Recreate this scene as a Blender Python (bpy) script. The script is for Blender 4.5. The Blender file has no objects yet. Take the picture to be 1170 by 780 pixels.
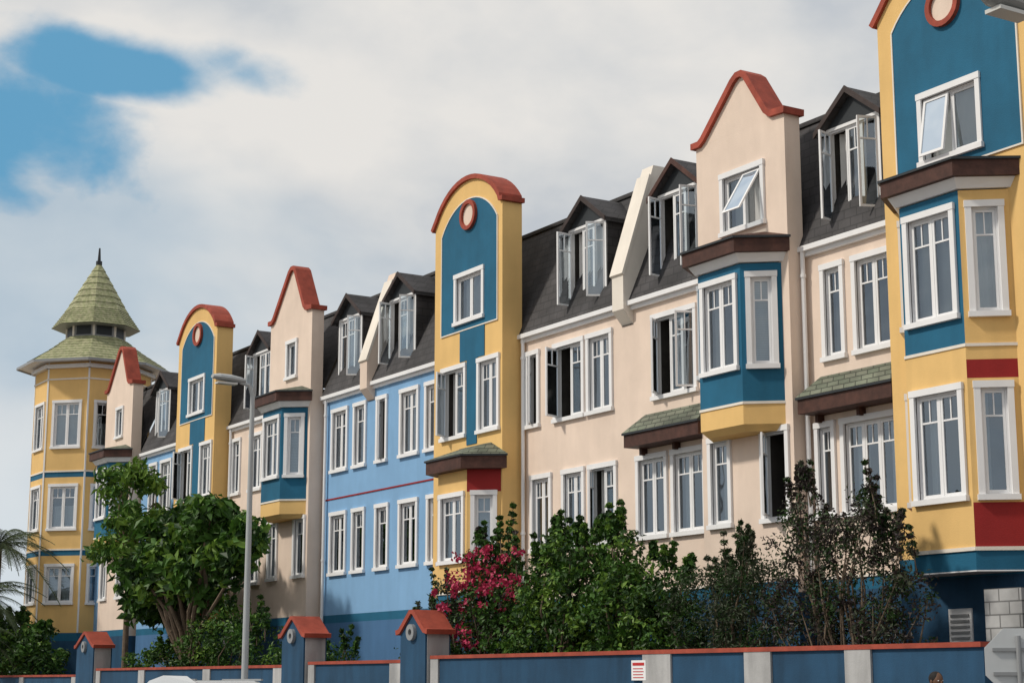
import bpy, math, random
import numpy as np
from mathutils import Vector
random.seed(7); rng=np.random.default_rng(11)
scene=bpy.context.scene
COL=scene.collection

# ------------------------------------------------------------ materials
def newmat(name):
    m=bpy.data.materials.new(name); m.use_nodes=True
    nt=m.node_tree; b=nt.nodes['Principled BSDF']
    return m,nt,b
def N(nt,t,**k):
    n=nt.nodes.new(t)
    for a,v in k.items(): setattr(n,a,v)
    return n
def surf(name,col,rough=0.85,var=0.10,scale=0.6,streak=0.07,bump=0.15,bscale=40,col2=None,spec=0.3):
    m,nt,b=newmat(name)
    tc=N(nt,'ShaderNodeTexCoord')
    n1=N(nt,'ShaderNodeTexNoise'); n1.inputs['Scale'].default_value=scale; n1.inputs['Detail'].default_value=5; n1.inputs['Roughness'].default_value=0.65
    nt.links.new(tc.outputs['Object'],n1.inputs['Vector'])
    mp=N(nt,'ShaderNodeMapping'); mp.inputs['Scale'].default_value=(2.2,2.2,0.4)
    nt.links.new(tc.outputs['Object'],mp.inputs['Vector'])
    n2=N(nt,'ShaderNodeTexNoise'); n2.inputs['Scale'].default_value=1.3; n2.inputs['Detail'].default_value=4; n2.inputs['Distortion'].default_value=.6
    nt.links.new(mp.outputs[0],n2.inputs['Vector'])
    r1=N(nt,'ShaderNodeMapRange'); r1.inputs['From Min'].default_value=0.3; r1.inputs['From Max'].default_value=0.7
    r1.inputs['To Min'].default_value=1-var; r1.inputs['To Max'].default_value=1+var*0.6
    nt.links.new(n1.outputs['Fac'],r1.inputs['Value'])
    r2=N(nt,'ShaderNodeMapRange'); r2.inputs['From Min'].default_value=0.3; r2.inputs['From Max'].default_value=0.65
    r2.inputs['To Min'].default_value=1-streak; r2.inputs['To Max'].default_value=1.0
    nt.links.new(n2.outputs['Fac'],r2.inputs['Value'])
    mu=N(nt,'ShaderNodeMath',operation='MULTIPLY'); nt.links.new(r1.outputs[0],mu.inputs[0]); nt.links.new(r2.outputs[0],mu.inputs[1])
    base=N(nt,'ShaderNodeRGB'); base.outputs[0].default_value=(*col,1)
    src=base.outputs[0]
    if col2:
        mx=N(nt,'ShaderNodeMix',data_type='RGBA'); mx.inputs[6].default_value=(*col,1); mx.inputs[7].default_value=(*col2,1)
        rr=N(nt,'ShaderNodeMapRange'); rr.inputs['From Min'].default_value=0.4; rr.inputs['From Max'].default_value=0.6
        n3=N(nt,'ShaderNodeTexNoise'); n3.inputs['Scale'].default_value=scale*2.3; n3.inputs['Detail'].default_value=4
        nt.links.new(tc.outputs['Object'],n3.inputs['Vector']); nt.links.new(n3.outputs['Fac'],rr.inputs['Value'])
        nt.links.new(rr.outputs[0],mx.inputs[0]); src=mx.outputs[2]
    vm=N(nt,'ShaderNodeVectorMath',operation='SCALE'); nt.links.new(src,vm.inputs[0]); nt.links.new(mu.outputs[0],vm.inputs['Scale'])
    nt.links.new(vm.outputs[0],b.inputs['Base Color'])
    b.inputs['Roughness'].default_value=rough; b.inputs['Specular IOR Level'].default_value=spec
    if bump:
        nb=N(nt,'ShaderNodeTexNoise'); nb.inputs['Scale'].default_value=bscale; nb.inputs['Detail'].default_value=2
        nt.links.new(tc.outputs['Object'],nb.inputs['Vector'])
        bp=N(nt,'ShaderNodeBump'); bp.inputs['Strength'].default_value=bump; bp.inputs['Distance'].default_value=0.02
        nt.links.new(nb.outputs['Fac'],bp.inputs['Height']); nt.links.new(bp.outputs[0],b.inputs['Normal'])
    return m
def shingle(name,c1,c2,sx,sz,mortar=(0.01,0.01,0.01)):
    m,nt,b=newmat(name)
    tc=N(nt,'ShaderNodeTexCoord'); sp=N(nt,'ShaderNodeSeparateXYZ'); nt.links.new(tc.outputs['Object'],sp.inputs[0])
    ad=N(nt,'ShaderNodeMath',operation='ADD'); nt.links.new(sp.outputs[0],ad.inputs[0]); nt.links.new(sp.outputs[1],ad.inputs[1])
    cb=N(nt,'ShaderNodeCombineXYZ'); nt.links.new(ad.outputs[0],cb.inputs[0]); nt.links.new(sp.outputs[2],cb.inputs[1])
    br=N(nt,'ShaderNodeTexBrick'); br.inputs['Color1'].default_value=(*c1,1); br.inputs['Color2'].default_value=(*c2,1); br.inputs['Mortar'].default_value=(*mortar,1)
    br.inputs['Scale'].default_value=1; br.inputs['Brick Width'].default_value=sx; br.inputs['Row Height'].default_value=sz; br.inputs['Mortar Size'].default_value=0.012
    nt.links.new(cb.outputs[0],br.inputs['Vector'])
    n1=N(nt,'ShaderNodeTexNoise'); n1.inputs['Scale'].default_value=1.3; n1.inputs['Detail'].default_value=6; nt.links.new(tc.outputs['Object'],n1.inputs['Vector'])
    r=N(nt,'ShaderNodeMapRange'); r.inputs['From Min'].default_value=0.3; r.inputs['From Max'].default_value=0.7; r.inputs['To Min'].default_value=0.55; r.inputs['To Max'].default_value=1.6
    nt.links.new(n1.outputs['Fac'],r.inputs['Value'])
    vm=N(nt,'ShaderNodeVectorMath',operation='SCALE'); nt.links.new(br.outputs['Color'],vm.inputs[0]); nt.links.new(r.outputs[0],vm.inputs['Scale'])
    nt.links.new(vm.outputs[0],b.inputs['Base Color']); b.inputs['Roughness'].default_value=0.8
    bp=N(nt,'ShaderNodeBump'); bp.inputs['Strength'].default_value=0.5; bp.inputs['Distance'].default_value=0.02
    nt.links.new(br.outputs['Fac'],bp.inputs['Height']); bp.invert=True; nt.links.new(bp.outputs[0],b.inputs['Normal'])
    return m
M={}
M['yellow']=surf('yellow_plaster',(0.78,0.51,0.20))
M['teal']=surf('teal_plaster',(0.014,0.125,0.225),rough=0.75,var=0.2,streak=.12)
M['lblue']=surf('light_blue_plaster',(0.22,0.41,0.65))
M['mblue']=surf('mid_blue_plaster',(0.07,0.17,0.33),streak=.15)
M['beige']=surf('beige_plaster',(0.79,0.645,0.54))
M['cream']=surf('cream_plaster',(0.80,0.74,0.66))
M['white']=surf('white_paint',(0.82,0.82,0.83),rough=0.5,var=0.05,streak=0.05,bump=0.03)
M['redcop']=surf('red_coping_paint',(0.36,0.07,0.042),rough=0.7,var=0.3,scale=3,streak=.15)
M['redpan']=surf('dark_red_panel',(0.30,0.018,0.018),rough=0.7)
M['dblue']=surf('dark_blue_plaster',(0.02,0.075,0.15),rough=0.75,var=0.25,streak=0.3)
M['wood']=surf('dark_wood_fascia',(0.085,0.036,0.026),rough=0.6,var=0.4,scale=5,streak=0.3)
M['bark_dk']=surf('dark_bargeboard',(0.05,0.035,0.032),rough=0.6,var=0.3,scale=5)
M['roof']=shingle('dark_roof_shingles',(0.035,0.033,0.036),(0.046,0.043,0.045),0.33,0.2,(0.022,0.022,0.023))
M['roofg']=shingle('green_grey_shingles',(0.10,0.12,0.085),(0.15,0.16,0.12),0.3,0.12,(0.03,0.035,0.025))
M['olive']=surf('olive_turret_shingles',(0.27,0.29,0.15),var=0.35,scale=4,col2=(0.40,0.39,0.24))
M['olive_dk']=surf('turret_shingle_edge',(0.12,0.12,0.07))
M['grey']=surf('grey_metal',(0.28,0.29,0.30),rough=0.45,var=0.1,bump=0)
M['lamp_grey']=surf('lamp_grey_paint',(0.42,0.44,0.45),rough=0.5,var=0.08,bump=0)
M['dark']=surf('dark_frame',(0.03,0.035,0.04),rough=0.5)
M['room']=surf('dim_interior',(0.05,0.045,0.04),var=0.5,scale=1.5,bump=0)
M['curtain']=surf('white_curtain',(0.75,0.74,0.72),rough=0.9,bump=0,streak=0.2)
M['pier']=shingle('grey_brick',(0.25,0.25,0.25),(0.33,0.33,0.33),0.4,0.2,(0.12,0.12,0.12))
M['asphalt']=surf('asphalt',(0.05,0.05,0.052),rough=0.9,var=0.25,bump=0.4,bscale=60)
M['paving']=surf('concrete_paving',(0.30,0.28,0.26),rough=0.9,var=0.2)
M['sand']=surf('sandy_ground',(0.30,0.25,0.19),rough=0.95,var=0.25)
M['soil']=surf('garden_soil',(0.12,0.09,0.06),rough=0.95,var=0.3)
M['line']=surf('road_marking_paint',(0.75,0.75,0.72),rough=0.7)
M['bark']=surf('bark',(0.16,0.12,0.085),rough=0.95,var=0.35,scale=6,bump=0.6,bscale=20)
M['carpaint']=surf('silver_car_paint',(0.50,0.52,0.54),rough=0.25,var=0.02,streak=0,bump=0,spec=0.6)
M['carglass']=surf('car_glass',(0.02,0.025,0.03),rough=0.08,var=0,streak=0,bump=0,spec=0.8)
M['rubber']=surf('rubber',(0.02,0.02,0.02),rough=0.8)
M['redtext']=surf('red_lettering',(0.5,0.03,0.03),rough=0.6,bump=0)
M['cream2']=surf('weathered_white_pier',(0.48,0.48,0.48),var=0.25,streak=0.35)
M['glassy']=surf('lamp_lens',(0.6,0.6,0.58),rough=0.2,bump=0)
M['alu']=surf('brushed_aluminium',(0.55,0.57,0.58),rough=0.5,bump=0)
def glassmat():
    m=bpy.data.materials.new('window_glass'); m.use_nodes=True; nt=m.node_tree; nt.nodes.clear()
    o=N(nt,'ShaderNodeOutputMaterial'); mx=N(nt,'ShaderNodeMixShader'); t=N(nt,'ShaderNodeBsdfTransparent'); g=N(nt,'ShaderNodeBsdfGlossy')
    t.inputs[0].default_value=(0.72,0.80,0.84,1); g.inputs['Roughness'].default_value=0.03; g.inputs[0].default_value=(0.8,0.9,1,1)
    f=N(nt,'ShaderNodeFresnel'); f.inputs['IOR'].default_value=1.5
    r=N(nt,'ShaderNodeMapRange'); r.inputs['From Min'].default_value=0.04; r.inputs['From Max'].default_value=1; r.inputs['To Min'].default_value=0.22; r.inputs['To Max'].default_value=1
    nt.links.new(f.outputs[0],r.inputs['Value']); nt.links.new(r.outputs[0],mx.inputs[0]); nt.links.new(t.outputs[0],mx.inputs[1]); nt.links.new(g.outputs[0],mx.inputs[2])
    tc=N(nt,'ShaderNodeTexCoord'); n=N(nt,'ShaderNodeTexNoise'); n.inputs['Scale'].default_value=1.5; n.inputs['Detail'].default_value=1; nt.links.new(tc.outputs['Object'],n.inputs['Vector'])
    bp=N(nt,'ShaderNodeBump'); bp.inputs['Strength'].default_value=0.25; bp.inputs['Distance'].default_value=0.05
    nt.links.new(n.outputs['Fac'],bp.inputs['Height']); nt.links.new(bp.outputs[0],g.inputs['Normal'])
    nt.links.new(mx.outputs[0],o.inputs[0]); return m
M['glass']=glassmat()
def leafmat(name,c1,c2,trans=0.2):
    m=bpy.data.materials.new(name); m.use_nodes=True; nt=m.node_tree; nt.nodes.clear()
    o=N(nt,'ShaderNodeOutputMaterial'); tc=N(nt,'ShaderNodeTexCoord'); n=N(nt,'ShaderNodeTexNoise'); n.inputs['Scale'].default_value=2.5; n.inputs['Detail'].default_value=3
    nt.links.new(tc.outputs['Object'],n.inputs['Vector'])
    rr=N(nt,'ShaderNodeMapRange'); rr.inputs['From Min'].default_value=0.35; rr.inputs['From Max'].default_value=0.65; nt.links.new(n.outputs['Fac'],rr.inputs['Value'])
    mx=N(nt,'ShaderNodeMix',data_type='RGBA'); mx.inputs[6].default_value=(*c1,1); mx.inputs[7].default_value=(*c2,1); nt.links.new(rr.outputs[0],mx.inputs[0])
    p=N(nt,'ShaderNodeBsdfPrincipled'); p.inputs['Roughness'].default_value=0.5; p.inputs['Specular IOR Level'].default_value=0.3
    t=N(nt,'ShaderNodeBsdfTranslucent'); ms=N(nt,'ShaderNodeMixShader'); ms.inputs[0].default_value=trans
    nt.links.new(mx.outputs[2],p.inputs['Base Color']); nt.links.new(mx.outputs[2],t.inputs[0])
    nt.links.new(p.outputs[0],ms.inputs[1]); nt.links.new(t.outputs[0],ms.inputs[2]); nt.links.new(ms.outputs[0],o.inputs[0]); return m
M['lf_dark']=leafmat('leaf_dark',(0.016,0.045,0.010),(0.03,0.075,0.013))
M['lf_mid']=leafmat('leaf_mid',(0.04,0.105,0.014),(0.065,0.155,0.022))
M['lf_light']=leafmat('leaf_light',(0.10,0.20,0.024),(0.16,0.27,0.04))
M['lf_olive']=leafmat('leaf_olive',(0.045,0.058,0.034),(0.075,0.09,0.052))
M['lf_brown']=leafmat('leaf_purple_brown',(0.028,0.020,0.020),(0.05,0.038,0.034))
M['lf_pink']=leafmat('bougainvillea_bract',(0.38,0.02,0.07),(0.55,0.05,0.13))
M['lf_palm']=leafmat('palm_leaf',(0.05,0.075,0.035),(0.10,0.13,0.06))

# ------------------------------------------------------------ builder
class Fr:
    def __init__(s,ox,oy,ang=0.0):
        s.ox,s.oy,s.ang=ox,oy,ang; s.ux,s.uy=math.cos(ang),math.sin(ang); s.nx,s.ny=math.sin(ang),-math.cos(ang)
    def p(s,u,z,n=0): return (s.ox+s.ux*u+s.nx*n, s.oy+s.uy*u+s.ny*n, z)
    def sub(s,u,n,dang): 
        x,y,_=s.p(u,0,n); return Fr(x,y,s.ang+dang)
class B:
    def __init__(s,name):
        s.name=name; s.d={}
        s.e=bpy.data.objects.new(name,None); COL.objects.link(s.e)
    def add(s,part,mat,vs,fs):
        V,F=s.d.setdefault((part,mat),([],[])); o=len(V); V.extend(vs); F.extend([tuple(i+o for i in f) for f in fs])
    def quad(s,part,mat,*pts): s.add(part,mat,list(pts),[tuple(range(len(pts)))])
    def box(s,part,mat,fr,u0,u1,z0,z1,n0,n1):
        vs=[fr.p(u,z,n) for z in (z0,z1) for n in (n0,n1) for u in (u0,u1)]
        s.add(part,mat,vs,[(0,1,3,2),(4,6,7,5),(0,4,5,1),(2,3,7,6),(0,2,6,4),(1,5,7,3)])
    def cyl(s,part,mat,p0,p1,r0,r1,seg=10,cap=True):
        p0=Vector(p0);p1=Vector(p1);d=(p1-p0).normalized(); a=d.orthogonal().normalized(); b=d.cross(a)
        vs=[]
        for p,r in((p0,r0),(p1,r1)):
            for i in range(seg):
                t=2*math.pi*i/seg; vs.append(tuple(p+a*math.cos(t)*r+b*math.sin(t)*r))
        fs=[(i,(i+1)%seg,seg+(i+1)%seg,seg+i) for i in range(seg)]
        if cap: fs+= [tuple(range(seg-1,-1,-1)),tuple(range(seg,2*seg))]
        s.add(part,mat,vs,fs)
    def done(s):
        for (part,mat),(V,F) in s.d.items():
            me=bpy.data.meshes.new(part); me.from_pydata(V,[],F); me.materials.append(M[mat]); me.update()
            ob=bpy.data.objects.new(part,me); COL.objects.link(ob); ob.parent=s.e
        return s.e

def inner(w): return (w[0]+.10,w[1]-.10,w[2]+.09,w[3]-.11)
def wall(b,fr,u0,u1,zones,ops,part='walls',n=0.0):
    us=sorted(set([u0,u1]+[v for o in ops for v in o[:2] if u0<v<u1]))
    zs=sorted(set([z for zn in zones for z in zn[:2]]+[v for o in ops for v in o[2:4] if zones[0][0]<v<zones[-1][1]]))
    for i in range(len(us)-1):
        for j in range(len(zs)-1):
            um=(us[i]+us[i+1])/2; zm=(zs[j]+zs[j+1])/2
            if any(o[0]<um<o[1] and o[2]<zm<o[3] for o in ops): continue
            mat=[zn[2] for zn in zones if zn[0]<zm<zn[1]]
            if not mat: continue
            b.quad(part,mat[0],fr.p(us[i],zs[j],n),fr.p(us[i+1],zs[j],n),fr.p(us[i+1],zs[j+1],n),fr.p(us[i],zs[j+1],n))
def sash(b,fr,w,z0,z1,trans=True):
    t=.042
    b.box('window_sashes','white',fr,0,t,z0,z1,-.02,.02); b.box('window_sashes','white',fr,w-t,w,z0,z1,-.02,.02)
    b.box('window_sashes','white',fr,t,w-t,z0,z0+t,-.019,.019); b.box('window_sashes','white',fr,t,w-t,z1-t,z1,-.019,.019)
    if trans:
        zt=z0+(z1-z0)*.74; b.box('window_sashes','white',fr,t,w-t,zt,zt+.03,-.016,.016)
        b.box('window_sashes','white',fr,w/2-.011,w/2+.011,zt+.03,z1-t,-.014,.014)
    b.quad('glass','glass',fr.p(t,z0+t,0),fr.p(w-t,z0+t,0),fr.p(w-t,z1-t,0),fr.p(t,z1-t,0))
def curtain(b,fr,u0,u1,z0,z1,n=-.24,mat='curtain'):
    k=max(4,int((u1-u0)/.07)); V=[];F=[]
    for i in range(k+1):
        u=u0+(u1-u0)*i/k; nn=n+(.03 if i%2 else -.03)+random.uniform(-.01,.01)
        V+= [fr.p(u,z0,nn),fr.p(u,z1,nn)]
    for i in range(k): F.append((2*i,2*i+2,2*i+3,2*i+1))
    b.add('curtains',mat,V,F)
def window(b,fr,u0,u1,z0,z1,panes=2,opn=None,cur=None,surround=True,trans=True,depth=.8):
    opn=opn or {}
    if surround:
        b.box('window_surrounds','white',fr,u0,u0+.10,z0+.09,z1-.11,-.02,.05)
        b.box('window_surrounds','white',fr,u1-.10,u1,z0+.09,z1-.11,-.02,.05)
        b.box('window_surrounds','white',fr,u0-.01,u1+.01,z1-.11,z1,-.02,.06)
        b.box('window_surrounds','white',fr,u0-.02,u1+.02,z0,z0+.09,-.02,.085)
        a,c,lo,hi=inner((u0,u1,z0,z1))
    else: a,c,lo,hi=u0,u1,z0,z1
    q=b.quad
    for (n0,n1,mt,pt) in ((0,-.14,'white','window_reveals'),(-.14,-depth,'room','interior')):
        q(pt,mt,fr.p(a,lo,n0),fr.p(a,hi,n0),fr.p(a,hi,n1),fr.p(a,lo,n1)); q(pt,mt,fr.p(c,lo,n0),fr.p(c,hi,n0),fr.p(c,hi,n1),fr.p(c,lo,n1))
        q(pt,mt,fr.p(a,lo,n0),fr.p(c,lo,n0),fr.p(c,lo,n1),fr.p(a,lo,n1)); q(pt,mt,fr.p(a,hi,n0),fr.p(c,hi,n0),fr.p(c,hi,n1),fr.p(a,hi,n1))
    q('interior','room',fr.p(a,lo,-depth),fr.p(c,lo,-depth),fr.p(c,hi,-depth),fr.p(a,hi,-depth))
    e=.032
    b.box('window_frames','white',fr,a,a+e,lo,hi,-.12,-.04); b.box('window_frames','white',fr,c-e,c,lo,hi,-.12,-.04)
    b.box('window_frames','white',fr,a+e,c-e,lo,lo+e,-.118,-.042); b.box('window_frames','white',fr,a+e,c-e,hi-e,hi,-.118,-.042)
    w=(c-a-2*e)/panes
    for i in range(panes):
        p0=a+e+w*i
        if i>0: b.box('window_frames','white',fr,p0-.018,p0+.018,lo+e,hi-e,-.115,-.045)
        x0=p0+(.018 if i>0 else 0); x1=p0+w-(.018 if i<panes-1 else 0); ww=x1-x0-.006
        if i in opn:
            k,dg=opn[i]; ph=math.radians(dg)
            if k=='l': s=fr.sub(x0+.003,-.03,-ph); sash(b,s,ww,lo+e,hi-e,trans)
            elif k=='r': s=fr.sub(x1-.003,-.03,math.pi+ph); sash(b,s,ww,lo+e,hi-e,trans)
            else:
                za,zb=lo+e,hi-e; h=zb-za
                def P(u,t,th=0):
                    return fr.p(u,zb-t*math.cos(ph),-.03+t*math.sin(ph)+th)
                for (ua,ub,ta,tb) in ((x0,x0+.05,0,h),(x1-.05,x1,0,h),(x0+.05,x1-.05,0,.05),(x0+.05,x1-.05,h-.05,h)):
                    vs=[P(ua,ta),P(ub,ta),P(ub,tb),P(ua,tb),P(ua,ta,.035),P(ub,ta,.035),P(ub,tb,.035),P(ua,tb,.035)]
                    b.add('window_sashes','white',vs,[(0,1,2,3),(4,5,6,7),(0,1,5,4),(1,2,6,5),(2,3,7,6),(3,0,4,7)])
                b.quad('glass','glass',P(x0+.05,.05,.02),P(x1-.05,.05,.02),P(x1-.05,h-.05,.02),P(x0+.05,h-.05,.02))
        else:
            s=fr.sub(x0+.003,-.07,0); sash(b,s,ww,lo+e+.002,hi-e-.002,trans)
    if cur is None: cur=random.choice(['none','left','both','full','right','both','half'])
    W=c-a
    if cur=='full': curtain(b,fr,a+.02,c-.02,lo+.02,hi-.02)
    if cur in('left','both'): curtain(b,fr,a+.02,a+W*random.uniform(.2,.38),lo+.02,hi-.02)
    if cur in('right','both'): curtain(b,fr,c-W*random.uniform(.2,.38),c-.02,lo+.02,hi-.02)
    if cur=='half': curtain(b,fr,a+.02,c-.02,lo+.02,lo+(hi-lo)*.55)
    if cur=='blind':
        z=lo+.03
        while z<hi-.04:
            b.quad('blinds','curtain',fr.p(a+.02,z,-.2),fr.p(c-.02,z,-.2),fr.p(c-.02,z+.038,-.175),fr.p(a+.02,z+.038,-.175)); z+=.045

def coping(b,fr,pts,n0,n1,th=.15,mat='redcop',part='coping',lo=-.03):
    P=[Vector((p[0],p[1])) for p in pts]; L=len(P); nr=[]
    for i in range(L):
        d=(P[min(i+1,L-1)]-P[max(i-1,0)]).normalized(); nr.append(Vector((-d.y,d.x)))
    V=[];F=[]
    for i in range(L):
        for (o,n) in ((lo,n0),(th,n0),(th,n1),(lo,n1)):
            q=P[i]+nr[i]*o; V.append(fr.p(q.x,q.y,n))
    for i in range(L-1):
        for k in range(4): F.append((4*i+k,4*i+(k+1)%4,4*i+4+(k+1)%4,4*i+4+k))
    F+=[(0,1,2,3),(4*L-4,4*L-3,4*L-2,4*L-1)]
    b.add(part,mat,V,F)
def arch(xa,xb,zs,rise,k=18):
    w=(xb-xa)/2; R=(w*w+rise*rise)/(2*rise); c=(xa+xb)/2; t=math.asin(w/R)
    return [(c+R*math.sin(-t+2*t*i/k), zs+rise-R+R*math.cos(-t+2*t*i/k)) for i in range(k+1)]
def slab(b,fr,pts,zbot,nf,nb,mat,part='gable'):
    for i in range(len(pts)-1):
        (x0,z0),(x1,z1)=pts[i],pts[i+1]
        if x1-x0>1e-6:
            b.quad(part,mat,fr.p(x0,zbot,nf),fr.p(x1,zbot,nf),fr.p(x1,z1,nf),fr.p(x0,z0,nf))
            if nb is not None: b.quad(part,mat,fr.p(x0,zbot,nb),fr.p(x1,zbot,nb),fr.p(x1,z1,nb),fr.p(x0,z0,nb))
        if nb is not None: b.quad(part,mat,fr.p(x0,z0,nf),fr.p(x1,z1,nf),fr.p(x1,z1,nb),fr.p(x0,z0,nb))
def ring(b,fr,u,z,n,r,mat='redcop',disc='teal'):
    k=24;V=[];F=[]
    for i in range(k):
        t=2*math.pi*i/k
        for (rr,nn) in ((r,n),(r,n+.08),(r-.1,n+.08),(r-.1,n)): V.append(fr.p(u+rr*math.cos(t),z+rr*math.sin(t),nn))
    for i in range(k):
        j=(i+1)%k
        for q in range(4): F.append((4*i+q,4*i+(q+1)%4,4*j+(q+1)%4,4*j+q))
    b.add('roundel',mat,V,F)
    b.add('roundel_disc',disc,[fr.p(u+(r-.09)*math.cos(2*math.pi*i/k),z+(r-.09)*math.sin(2*math.pi*i/k),n+.02) for i in range(k)],[tuple(range(k))])

P0,PF,PC=21.7,21.12,21.3
EAVE=9.58; RT=12.62
def mansard(b,x0,x1,y0=P0):
    q=b.quad; ya=y0-.12; yb=y0+1.15
    q('mansard_roof','roof',(x0,ya,EAVE+.12),(x1,ya,EAVE+.12),(x1,yb,RT),(x0,yb,RT))
    b.box('ridge_trim','roof',Fr(0,yb,0),x0,x1,RT-.03,RT+.06,-.05,.06)
    q('flat_roof','roof',(x0,yb,RT+.01),(x1,yb,RT+.01),(x1,31,RT+.15),(x0,31,RT+.15))
    q('back_wall','beige',(x0,31,0),(x1,31,0),(x1,31,RT+.15),(x0,31,RT+.15))
def gutter(b,x0,x1,y0=P0):
    fr=Fr(0,y0,0)
    b.box('gutter','white',fr,x0,x1,EAVE-.0,EAVE+.1,.03,.17)
    b.box('eave_soffit','white',fr,x0,x1,EAVE-.09,EAVE-.0,-.01,.08)
def pipe(b,x,y,z0,z1):
    b.cyl('downpipe','white',(x,y,z0),(x,y,z1),.045,.045,10)
    for z in (z0+1,(z0+z1)/2,z1-.5): b.cyl('downpipe','white',(x,y,z),(x,y,z+.06),.06,.06,10)
def dormer(b,xc,w=1.5,opn=None,cur=None,panes=3,y=21.83,brd='bark_dk'):
    fr=Fr(0,y,0); x0,x1=xc-w/2,xc+w/2; z0,ze,zp=10.0,11.90,12.46; D=-1.15
    for x in (x0,x1): b.box('dormer_cheeks','roof',fr,x-.03,x+.03,z0-.2,ze,D,0)
    wall(b,fr,x0+.03,x1-.03,[(z0-.05,ze-.02,'white')],[(x0+.09,x1-.09,z0+.03,ze-.08)],'dormer_front')
    window(b,fr,x0+.09,x1-.09,z0+.03,ze-.08,panes,opn,cur,surround=False,depth=.7)
    b.box('dormer_sill','white',fr,x0-.02,x1+.02,z0-.1,z0-.02,0,.1)
    b.quad('dormer_gable','dark',fr.p(x0,ze-.02,.0),fr.p(x1,ze-.02,.0),fr.p(xc,zp-.05,.0))
    o=.13; F=.14
    for sx in(-1,1):
        a=fr.p(xc,zp+.06,F);bq=fr.p(xc+sx*(w/2+o),ze-.06,F);c=fr.p(xc+sx*(w/2+o),ze-.06,D);d=fr.p(xc,zp+.06,D)
        a2=fr.p(xc,zp-.05,F);b2=fr.p(xc+sx*(w/2+o),ze-.16,F);c2=fr.p(xc+sx*(w/2+o),ze-.16,D);d2=fr.p(xc,zp-.05,D)
        b.add('dormer_roof','roof',[a,bq,c,d,a2,b2,c2,d2],[(0,1,2,3),(4,5,6,7),(1,2,6,5)])
        a3=fr.p(xc,zp+.08,F+.03);b3=fr.p(xc+sx*(w/2+o+.02),ze-.05,F+.03);b4=fr.p(xc+sx*(w/2+o+.02),ze-.17,F+.03);a4=fr.p(xc,zp-.05,F+.03)
        a5=fr.p(xc,zp+.08,F);b5=fr.p(xc+sx*(w/2+o+.02),ze-.05,F);b6=fr.p(xc+sx*(w/2+o+.02),ze-.17,F);a6=fr.p(xc,zp-.05,F)
        b.add('bargeboard',brd,[a3,b3,b4,a4,a5,b5,b6,a6],[(0,1,2,3),(4,5,6,7),(0,1,5,4),(2,3,7,6),(1,2,6,5)])
def firewall(b,x,w=.42,mat='beige',y0=P0):
    prof=[(9.2,-.03),(9.2,-.0),(9.5,-.26),(10.25,-.26),(12.6,.52),(12.85,.60),(12.85,1.6),(9.2,1.6)]
    V=[];k=len(prof)
    for xx in (x-w/2,x+w/2):
        for z,dy in prof: V.append((xx,y0+dy,z))
    F=[tuple(range(k)),tuple(range(k,2*k))]+[(i,(i+1)%k,k+(i+1)%k,k+i) for i in range(k)]
    b.add('party_wall',mat,V,F)
    z0,d0=prof[3];z1,d1=prof[4]
    V=[(xx,y0+d+o,z+p) for xx in(x-w/2-.03,x+w/2+.03) for (z,d) in((z0,d0),(z1,d1)) for (o,p) in ((0.01,-.01),(-.05,.03))]
    b.add('party_wall_cap','cream',V,[(0,1,3,2),(4,5,7,6),(0,1,5,4),(2,3,7,6),(1,3,7,5),(0,2,6,4)])
def bay_pts(xa,xb,ds,p,y,o=0):
    return [(xa-ds-o*1.0,y),(xa-o*.6,y-p-o),(xb+o*.6,y-p-o),(xb+ds+o*1.0,y)]
def ringbox(b,part,mat,pts_lo,pts_hi,z0,z1):
    k=len(pts_lo);V=[(x,y,z0) for x,y in pts_lo]+[(x,y,z1) for x,y in pts_hi]
    b.add(part,mat,V,[tuple(range(k)),tuple(range(k,2*k))]+[(i,i+1,k+i+1,k+i) for i in range(k-1)])
def baycap(b,xa,xb,ds,p,y,z0,zf,zt,mould=True,o=.26,roofm='roofg'):
    P=bay_pts(xa,xb,ds,p,y,o); ringbox(b,'wood_fascia','wood',P,P,z0,zf)
    P2=bay_pts(xa,xb,ds,p,y,o+.04); ringbox(b,'wood_fascia_edge','dark',P2,P2,zf,zf+.04)
    T=bay_pts(xa+.25,xb-.25,ds*.6,.02,y,0); ringbox(b,'bay_roof',roofm,P2,T,zf+.042,zt)
    if mould:
        Q=bay_pts(xa,xb,ds,p,y,.16);Q0=bay_pts(xa,xb,ds,p,y,.05); ringbox(b,'moulding','white',Q0,Q,z0-.16,z0-.003)
def bay(b,xa,xb,ds,p,y,storeys):
    A=bay_pts(xa,xb,ds,p,y); frs=[]
    for i in range(3):
        (x0,y0),(x1,y1)=A[i],A[i+1]; frs.append((Fr(x0,y0,math.atan2(y1-y0,x1-x0)),math.hypot(x1-x0,y1-y0)))
    for i,(fr,L) in enumerate(frs):
        zones=[];ops=[];wins=[]
        for s in storeys:
            zones+= s['zones_f'] if i==1 else s['zones_s']
            if s.get('win'):
                m=.09
                w=(m,L-m,s['win'][0],s['win'][1]); ops.append(inner(w)); wins.append((w,s))
        wall(b,fr,0,L,zones,ops,'bay_walls')
        for w,s in wins:
            kw=s.get('kf',{}) if i==1 else s.get('ks',{})
            window(b,fr,*w,panes=2 if i==1 else s.get('ps',1),depth=.5,**kw)
    return A
def hbands(b,A,z0,z1,o,mat,part='string_course'):
    xa,xb=A[1][0],A[2][0];ds=A[1][0]-A[0][0];p=A[0][1]-A[1][1];y=A[0][1]
    Q=bay_pts(xa,xb,ds,p,y,o); ringbox(b,part,mat,Q,Q,z0,z1)

G0=[(0,3.2,'dblue'),(3.2,3.42,'teal')]
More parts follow.
